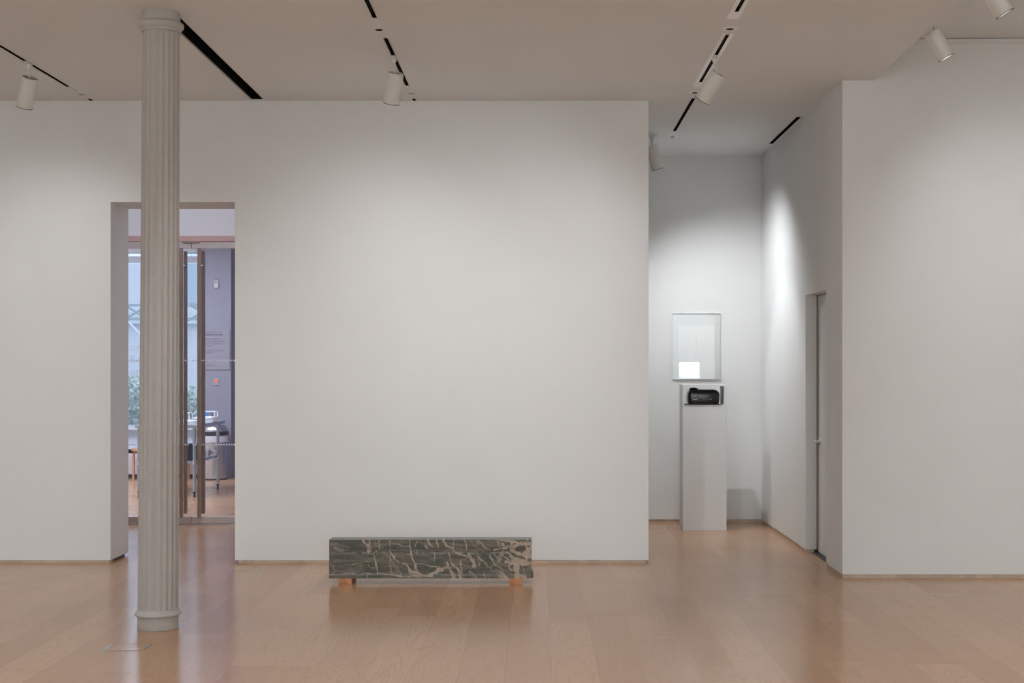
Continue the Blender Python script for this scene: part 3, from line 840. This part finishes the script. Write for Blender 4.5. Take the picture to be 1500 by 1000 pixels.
# ------------------------------------------------------------------ glass entrance doors
YG = 14.06
def g(x, y, Y=YG): return px(x, y, Y)
hb = bxo('wall_door_header', -9, -2.0, YG+.02, YG+.22, 2.963, ZC, WALL); hb['kind'] = 'structure'
bxo('trim_2', -5.2, -2.0, YG-.03, YG+.18, 2.909, 2.965, COPPER)['kind'] = 'structure'
bxo('wall_vestibule_left', -9, -5.2, YG, YG+.2, 0, 2.963, WALL)['kind'] = 'structure'
def glass_door(name, x0, x1, hx, label):
    r = empty(name, ((x0+x1)/2, YG, 0)); r['kind'] = 'structure'
    c = (x0+x1)/2
    bxo('glass_pane', x0-c, x1-c, -.006, .006, .07, 2.84, GLASS, r)
    bxo('bottom_rail', x0-c, x1-c, -.022, .022, .012, .078, RAIL, r, bevel=.001)
    bxo('top_rail', x0-c, x1-c, -.022, .022, 2.838, 2.900, RAIL, r, bevel=.001)
    for yy, nm in ((-.085, 'pull_handle'), (.085, 'pull_handle')):
        h = bxo(nm, hx-c-.017, hx-c+.017, yy-.016, yy+.016, .075 if yy < 0 else .10, 2.835 if yy < 0 else 2.815, BRONZE, r, bevel=.003)
        for z in (2.66, .25):
            bm = bmesh.new(); tube(bm, [(hx-c, yy, z), (hx-c, 0, z)], .009, 10); link_mesh('standoff', bm, STEEL, h, smooth=50)
    for z in (1.684, .819):
        bm = bmesh.new()
        n = int((x1-x0)/.0264)
        for k in range(n):
            x = x0-c+.012+k*.0264
            box(bm, x-.0078, x+.0078, -.0075, -.006, z-.0078, z+.0078)
        link_mesh('frosted_dots', bm, DOTW, r)['label'] = 'row of small frosted square dots'
    return r
glass_door('door_2', -4.55, -3.5535, -3.637, None)
glass_door('door_3', -3.5465, -2.55, -3.453, None)
bxo('trim_3', -3.635, -3.465, YG-.032, YG-.02, 2.890, 2.910, BRONZE)['kind'] = 'structure'
bxo('trim_4', -5.2, -2.0, YG-.02, YG+.02, 0, .008, STEEL)['kind'] = 'structure'
bxo('trim_5', -5.2, -4.552, YG-.02, YG+.02, 0, 2.909, RAIL)['kind'] = 'structure'

# ------------------------------------------------------------------ entrance room beyond
YW = 19.9
bxo('wall_entrance_pier', -4.93, -4.455, YW, YW+.5, 0, ZC, LAVWALL)['kind'] = 'structure'
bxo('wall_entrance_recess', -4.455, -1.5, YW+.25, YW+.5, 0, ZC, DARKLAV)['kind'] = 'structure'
bxo('wall_entrance_left', -9.2, -9, YG, 24, 0, ZC, WALL)['kind'] = 'structure'
bxo('wall_entrance_right', -1.6, -1.4, YG+.2, 20.2, 0, ZC, LAVWALL)['kind'] = 'structure'
bxo('ceiling_entrance', -9.2, -1.4, YG+.2, 20.6, 3.55, 3.65, CEIL)['kind'] = 'structure'
bxo('ceiling_vestibule_cover', -9.2, -1.0, 14.45, 20.6, ZC, ZC+.05, CEIL)['kind'] = 'structure'
# window wall
bm = bmesh.new(); box(bm, -9, -4.93, 20.1, 20.3, 0, .72); box(bm, -9, -4.93, 20.1, 20.3, 3.30, ZC)
tag(link_mesh('wall_window', bm, SILLM), kind='structure')
win = empty('window_1', (-6.5, 20.2, 0)); win['kind'] = 'structure'
bxo('window_pane', -2.5, 1.57, -.004, .004, .72, 3.30, WGLASS, win)
bm = bmesh.new(); box(bm, -2.5, 1.57, -.03, .03, 3.16, 3.25); box(bm, -2.5, 1.57, -.03, .03, .72, .76)
box(bm, -1.2, -1.14, -.03, .03, .72, 3.3)
link_mesh('window_frame', bm, mat('window_frame_paint', (.50, .53, .57), rough=.4), win)
bxo('window_sill', -2.5, 1.57, -.25, -.09, .70, .73, SILLM, win)
for txt, yy in (('ors', 514), ('Ba', 531.5), ('on', 549.5)):
    p = px(189.5, yy, 20.1)
    t = text_mesh('lettering', txt, .165, FROST, (p.x+6.5-.02, -.02, p.z), (PI/2, 0, 0), win)
# low radiator cabinet
cab = empty('radiator_cabinet', (-7, 19.98, 0), 'low white cabinet with dark top and foot gaps under the window', 'cabinet')
bxo('cabinet_body', -1.9, 2.06, -.09, .11, .055, .36, CABINET, cab)
bxo('cabinet_top', -1.9, 2.06, -.12, .11, .42, .46, SILLM, cab)
bm = bmesh.new(); box(bm, -1.9, 2.06, -.07, .11, .36, .42); box(bm, -1.9, 2.06, -.07, .11, 0, .055); link_mesh('gap_shade', bm, BLKRUB, cab)  # black fill standing in for the shade in the two gaps

def stool(x, y, label, rz=0):
    r = empty('wooden_stool', (x, y, 0), label, 'stool', 'birch stools by the window', (0, 0, rz))
    bm = bmesh.new(); lathe(bm, [(.170, .415), (.176, .42), (.176, .447), (.172, .45)], 40); link_mesh('seat', bm, BIRCH, r, smooth=40)
    for k in range(3):
        a = PI+2*PI*k/3
        bm = bmesh.new()
        c, s = math.cos(a), math.sin(a)
        pts = [(.150, 0), (.150, .34), (.145, .375), (.13, .40), (.10, .412), (.05, .413)]
        prof = []
        for i, (rr, z) in enumerate(pts):
            prof.append((rr, z))
        # flat bent strip
        w, th = .026, .013
        rows = []
        for i, (rr, z) in enumerate(prof):
            if i == 0: d_ = Vector((prof[1][0]-rr, prof[1][1]-z))
            elif i == len(prof)-1: d_ = Vector((rr-prof[-2][0], z-prof[-2][1]))
            else: d_ = Vector((prof[i+1][0]-prof[i-1][0], prof[i+1][1]-prof[i-1][1]))
            d_.normalize(); nx, nz = -d_.y, d_.x
            row = []
            for (sn, sw) in ((1, 1), (1, -1), (-1, -1), (-1, 1)):
                R_ = rr+nx*th*sn; Z_ = max(0, z+nz*th*sn)
                row.append(bm.verts.new((R_*c-sw*w*s, R_*s+sw*w*c, Z_)))
            rows.append(row)
        for p_, q_ in zip(rows[:-1], rows[1:]):
            for j in range(4): bm.faces.new((p_[j], p_[(j+1) % 4], q_[(j+1) % 4], q_[j]))
        bm.faces.new(rows[0]); bm.faces.new(rows[-1][::-1])
        link_mesh('leg', bm, BIRCH, r, smooth=35)
    return r
stool((211-786)*19.6/2000, 19.6, 'round birch stool left of the column beneath the lettered window', 0)
stool((264-786)*19.6/2000, 19.6, 'round birch stool seen beneath the steel table', .0)

# stainless prep table
tb = empty('steel_table', (-4.60, 17.68, 0), 'stainless steel work table with lower shelf behind the glass doors', 'table')
bm = bmesh.new(); box(bm, -.38, .40, -.76, .74, .858, .90); link_mesh('tabletop', bm, BLUEST, tb, bevel=.004)
bxo('lower_shelf', -.345, .345, -.70, .62, .415, .445, BLUEST, tb, bevel=.004)
for sx in (-.345, .345):
    for sy in (-.70, .42):
        X = sx+(.03 if sy > 0 and sx > 0 else 0)
        bm = bmesh.new(); lathe(bm, [(.021, .065), (.021, .858)], 20, c=(X, sy, 0)); lg = link_mesh('leg', bm, BLUEST, tb, smooth=40)
        bm = bmesh.new(); lathe(bm, [(.017, 0), (.017, .012), (.011, .02), (.012, .045), (.020, .05), (.020, .066)], 16, c=(X, sy, 0)); link_mesh('foot', bm, BLKRUB, lg, smooth=40)
        bm = bmesh.new(); lathe(bm, [(.029, .405), (.029, .455)], 20, c=(X, sy, 0)); link_mesh('shelf_collar', bm, STEEL, lg, smooth=40)

def stack(x, y, z, w, d_, n, t, label, mats, name='book_stack'):
    for k in range(n):
        jx, jy = random.uniform(-.01, .01), random.uniform(-.008, .008)
        o = bxo('paper_booklet', -w/2, w/2, -d_/2, d_/2, 0, t*.94, mats[k % len(mats)], None, loc=(x+jx, y+jy, z+k*t))
        o.rotation_euler = (0, 0, random.uniform(-.05, .05))
        tag(o, label, 'booklet', 'booklets stacked on the steel table')
stack(-4.42, 17.15, .9003, .26, .30, 3, .014, 'white booklet in the low stack at the front of the steel table', [WHITEP])
stack(-4.70, 17.15, .9003, .24, .30, 2, .018, 'white booklet in the flat stack left of the door gap', [WHITEP])
stack(-4.32, 17.85, .9003, .24, .34, 4, .016, 'white booklet in the taller stack at the right end of the steel table', [WHITEP])
def holder(x, y, z, w, d_, h, label, insert):
    r = empty('acrylic_holder', (x, y, z), label, 'display box', 'clear display boxes on the steel table')
    bm = bmesh.new()
    t = .005
    for (sx, sy) in ((-1, -1), (1, -1), (1, 1), (-1, 1)):
        box(bm, sx*w/2-t, sx*w/2+t, sy*d_/2-t, sy*d_/2+t, 0, h)
    for zz in (0, h-.008):
        box(bm, -w/2, w/2, -d_/2-t, -d_/2+t, zz, zz+.008); box(bm, -w/2, w/2, d_/2-t, d_/2+t, zz, zz+.008)
        box(bm, -w/2-t, -w/2+t, -d_/2, d_/2, zz, zz+.008); box(bm, w/2-t, w/2+t, -d_/2, d_/2, zz, zz+.008)
    link_mesh('box_edges', bm, WHITEP, r)
    bxo('box_panel', -w/2, w/2, -d_/2, -d_/2+.003, 0, h, PLEXI, r)
    if insert: bxo('printed_card', -w*.1, w*.10, -d_/4, -d_/4+.004, .01, h*.8, BLUEP, r); bxo('printed_card', w*.22, w*.34, -d_/4, -d_/4+.004, .01, h*.8, PLAQTXT, r)
holder(-4.52, 17.35, .945, .25, .16, .095, 'long clear display box on the booklets beside the door gap', False)
holder(-4.30, 17.85, .965, .22, .16, .075, 'clear display box holding a blue card on the right booklet stack', True)
bm = bmesh.new(); lathe(bm, [(.02, 0), (.035, .01), (.030, .025), (.012, .03)], 16)
tag(link_mesh('small_object', bm, REDP, None, (-4.56, 17.02, .9437), smooth=50), 'small dark red item on the booklets between the door handles', 'ornament')
bpy.data.objects['small_object'].name = 'paperweight'
for k, (x, y) in enumerate(((-4.33, 17.75), (-4.36, 17.9), (-4.28, 17.95))):
    r = empty('printed_mug', (x, y, .4453), ['patterned mug nearest on the lower shelf of the steel table', 'patterned mug left of the other two at the back of the lower shelf', 'patterned mug rightmost on the lower shelf'][k], 'mug', 'patterned mugs on the lower shelf')
    bm = bmesh.new(); lathe(bm, [(.034, 0), (.038, .01), (.038, .092), (.034, .092), (.033, .012)], 24); link_mesh('cup', bm, WHITEP, r, smooth=40)
    bm = bmesh.new()
    for j in range(5):
        a = -PI/2+(j-2)*.42
        box(bm, .0385*math.cos(a)-.005, .0385*math.cos(a)+.005, .0385*math.sin(a)-.001, .0385*math.sin(a)+.001, .02+.01*(j % 2), .07+.008*(j % 3))
    link_mesh('print', bm, PLAQTXT, r)
    bm = bmesh.new(); tube(bm, [(.036, 0, .075), (.055, 0, .07), (.06, 0, .048), (.053, 0, .025), (.036, 0, .02)], .005, 8); link_mesh('handle', bm, WHITEP, r, smooth=60)
NAVY = mat('navy_card', (.03, .035, .06), rough=.6)
for x, w_, mm, lb in ((-4.385, .035, NAVY, 'narrow dark navy box on the lower shelf between the door handles'), (-4.50, .07, CABINET, 'pale box on the lower shelf left of the navy box'), (-4.285, .04, NAVY, 'dark navy box on the lower shelf half behind the right door handle')):
    tag(bxo('storage_box', -w_, w_, -.08, .08, 0, .20, mm, None, loc=(x, 17.3, .4453), bevel=.003), lb, 'box')

# dome top bin
tb2 = empty('trash_bin', (-4.635, 19.66, 0), 'round stainless steel bin with domed lid against the lavender wall', 'trash bin')
bm = bmesh.new(); lathe(bm, [(.185, .02), (.185, .64)], 64); link_mesh('body', bm, STEEL, tb2, smooth=40)
bm = bmesh.new(); lathe(bm, [(.188, 0), (.188, .022)], 48); link_mesh('foot_ring', bm, BLKRUB, tb2, smooth=40)
bm = bmesh.new(); lathe(bm, [(.190, .54), (.193, .56), (.188, .60), (.190, .635), (.186, .64)], 48, closed=False); link_mesh('liner_bag', bm, BAG, tb2, smooth=60)
bm = bmesh.new(); lathe(bm, [(.192, .635), (.197, .64), (.197, .69), (.192, .695)], 48); link_mesh('lid_band', bm, BLKRUB, tb2, smooth=40)
bm = bmesh.new()
lathe(bm, [(.190*math.cos(t*PI/2/12), .694+.125*math.sin(t*PI/2/12)) for t in range(12)]+[(.004, .8195)], 48); link_mesh('domed_lid', bm, STEEL, tb2, smooth=60)

# plaque
pq = px(337, 541.3, YW); pt = px(337, 482.3, YW)
plq = empty('wall_plaque', (-4.70, YW, pq.z), 'grey plaque with lines of lettering on the lavender wall', 'plaque')
bxo('plate', -.225, pq.x+4.70, -.014, 0, 0, pt.z-pq.z, PLAQUE, plq, bevel=.002)
lines = [('IN RECOGNITION OF', 487.7, 0), ('FRANCES BEATTY ADLER', 491.2, 1), ('TRUSTED MEMBER OF', 497.6, 0), ("THE DRAWING CENTER'S", 501.0, 0), ('BOARD OF DIRECTORS', 504.3, 0), ('SINCE 1999', 507.6, 0), ('AND DEDICATED CHAIR', 514.2, 0), ('SINCE 2004', 517.4, 0), ('OCTOBER 2011', 536.0, 0)]
for tx, yy, bold in lines:
    z = px(0, yy, YW).z-pq.z
    text_mesh('lettering', tx, .0285 if not bold else .0265, PLAQBOLD if bold else PLAQTXT, (-.165, -.0146, z), (PI/2, 0, 0), plq, bold=.0012 if bold else 0)

th = empty('thermostat', (px(317.2, 421.8, YW).x, YW, px(317, 421.8, YW).z), 'small white thermostat high on the lavender wall above the plaque', 'thermostat')
bxo('casing', -.030, .030, -.025, .001, 0, .115, mat('beige_plastic', (.48, .46, .45), rough=.5), th, bevel=.006)
bxo('display', -.018, .012, -.0262, -.024, .075, .092, PLAQTXT, th)
bxo('top_cap', -.026, .026, -.024, 0, .113, .120, DKGREY, th)
sw = empty('wall_switch', (px(317, 564.3, YW).x, YW, px(317, 564.3, YW).z), 'steel wall plate with glowing red button below the plaque', 'switch')
bxo('cover_plate', -.036, .036, -.008, 0, 0, .112, GREYMET, sw, bevel=.003)
bm = bmesh.new(); lathe(bm, [(.011, 0), (.011, .006), (.022, .006), (.022, 0)], 24, closed=False)
bmesh.ops.rotate(bm, verts=bm.verts, cent=(0, 0, 0), matrix=Matrix.Rotation(PI/2, 3, 'X')); bmesh.ops.translate(bm, verts=bm.verts, vec=(0, -.008, .067))
link_mesh('button_ring', bm, REDGLOW, sw)

# outside
fc = bxo('street', -30, 12, 20.6, 60, -.35, -.25, STREET); fc['kind'] = 'structure'
fb = empty('building', (-12, 36, -.3), 'pale building across the street seen through the entrance window', 'building')
bxo('facade', -18, 12, 0, 1, 0, 6.0, FACADE, fb)
FWIN = mat('facade_window', (.45, .52, .60), rough=.2)
for k in range(12): bxo('window', -17+k*2.4, -16+k*2.4, -.05, .1, 3.6, 5.4, FWIN, fb)
bxo('shopfront_band', -18, 12, -.2, 0, 3.05, 3.35, SILLM, fb)
la = empty('railing', (-9.8, 29, 0), 'pale crossed lattice railing outside the entrance window', 'railing')
bm = bmesh.new()
zt, zb = px(0, 445, 29).z, px(0, 469, 29).z
box(bm, -5, 5, -.03, .03, zt-.05, zt); box(bm, -5, 5, -.03, .03, zb, zb+.06)
for k in range(14):
    x0 = -4.6+k*.7
    tube(bm, [(x0, 0, zb), (x0+.6, 0, zt)], .025, 6); tube(bm, [(x0+.6, 0, zb), (x0, 0, zt)], .025, 6)
for xx in (-4.9, 0, 4.9): box(bm, xx-.04, xx+.04, -.04, .04, -.25, zt)
link_mesh('railing_lattice', bm, LATT, la)
bm = bmesh.new()  # thin pale bars set along two diagonal lines beyond the window
p0, p1 = px(189, 472, 28), px(215, 500, 28); tube(bm, [p0-Vector((0, 0, 0)), p1], .022, 8)
bmesh.ops.translate(bm, verts=bm.verts, vec=(9.8, -29, 0)); link_mesh('diagonal_bar', bm, PALEBAR, la)
bm = bmesh.new()
p0, p1 = px(274, 573, 28), px(300, 602, 28); tube(bm, [p0, p1], .022, 8)
bmesh.ops.translate(bm, verts=bm.verts, vec=(9.8, -29, 0)); link_mesh('diagonal_bar', bm, PALEBAR, la)
random.seed(4)
for (x, y, zc, rr, lab) in ((-8.4, 27, .9, .8, 'pale green shrub outside the window left of the column'), (-6.9, 27, .7, .6, 'pale green shrub outside the window between the door handles')):
    r = empty('shrub', (x, y, -.25), lab, 'shrub', 'shrubs outside the window')
    bm = bmesh.new()
    for k in range(3500):
        a, b_, c = random.gauss(0, 1), random.gauss(0, 1), random.gauss(0, 1)
        n_ = math.sqrt(a*a+b_*b_+c*c); q = rr*random.uniform(.5, 1.0)
        p = Vector((a/n_*q, b_/n_*q, zc+.25+c/n_*q*.9)); s = .045
        t1 = Vector((random.uniform(-1, 1), random.uniform(-1, 1), random.uniform(-1, 1))).normalized()*s
        t2 = t1.cross(Vector((random.uniform(-1, 1), random.uniform(-1, 1), random.uniform(-1, 1))).normalized())
        bm.faces.new([bm.verts.new(p+t1), bm.verts.new(p+t2), bm.verts.new(p-t1), bm.verts.new(p-t2)])
    link_mesh('foliage', bm, LEAF, r)
    bm = bmesh.new(); tube(bm, [(0, 0, 0), (.02, 0, zc)], .04, 8); link_mesh('stem', bm, BIRCH, r)

# daylight sky, plus unseen cool area lights added to fill entrance and vestibule
w = bpy.data.worlds.new('sky'); scn.world = w; w.use_nodes = True
bg = w.node_tree.nodes['Background']; bg.inputs['Color'].default_value = (.80, .88, 1.0, 1); bg.inputs['Strength'].default_value = 1.9
area((-6, 17.2, 3.5), (-6, 17.2, 0), 230, 3.2, 3.2, (.80, .84, 1.0))
area((-3.4, 17.2, 3.5), (-3.8, 17.6, 0), 110, 1.5, 3.0, (.80, .84, 1.0))
area((-3.8, 12.9, ZC-.03), (-3.8, 13.1, 0), 19, 2.0, 1.0, (.80, .82, 1.0))

# ------------------------------------------------------------------ camera
cam = bpy.data.cameras.new('camera'); co = bpy.data.objects.new('camera', cam); COL.objects.link(co)
co.location = (0, 0, 1.62); co.rotation_euler = (PI/2, 0, 0)
cam.sensor_width = 36; cam.lens = 2000/1500*36
cam.shift_x = -36/1500; cam.shift_y = 37/1500
cam.clip_end = 200
scn.camera = co
scn.view_settings.view_transform = 'Standard'; scn.view_settings.look = 'None'
scn.view_settings.gamma = 1; scn.view_settings.use_curve_mapping = False
scn.view_settings.exposure = -0.04
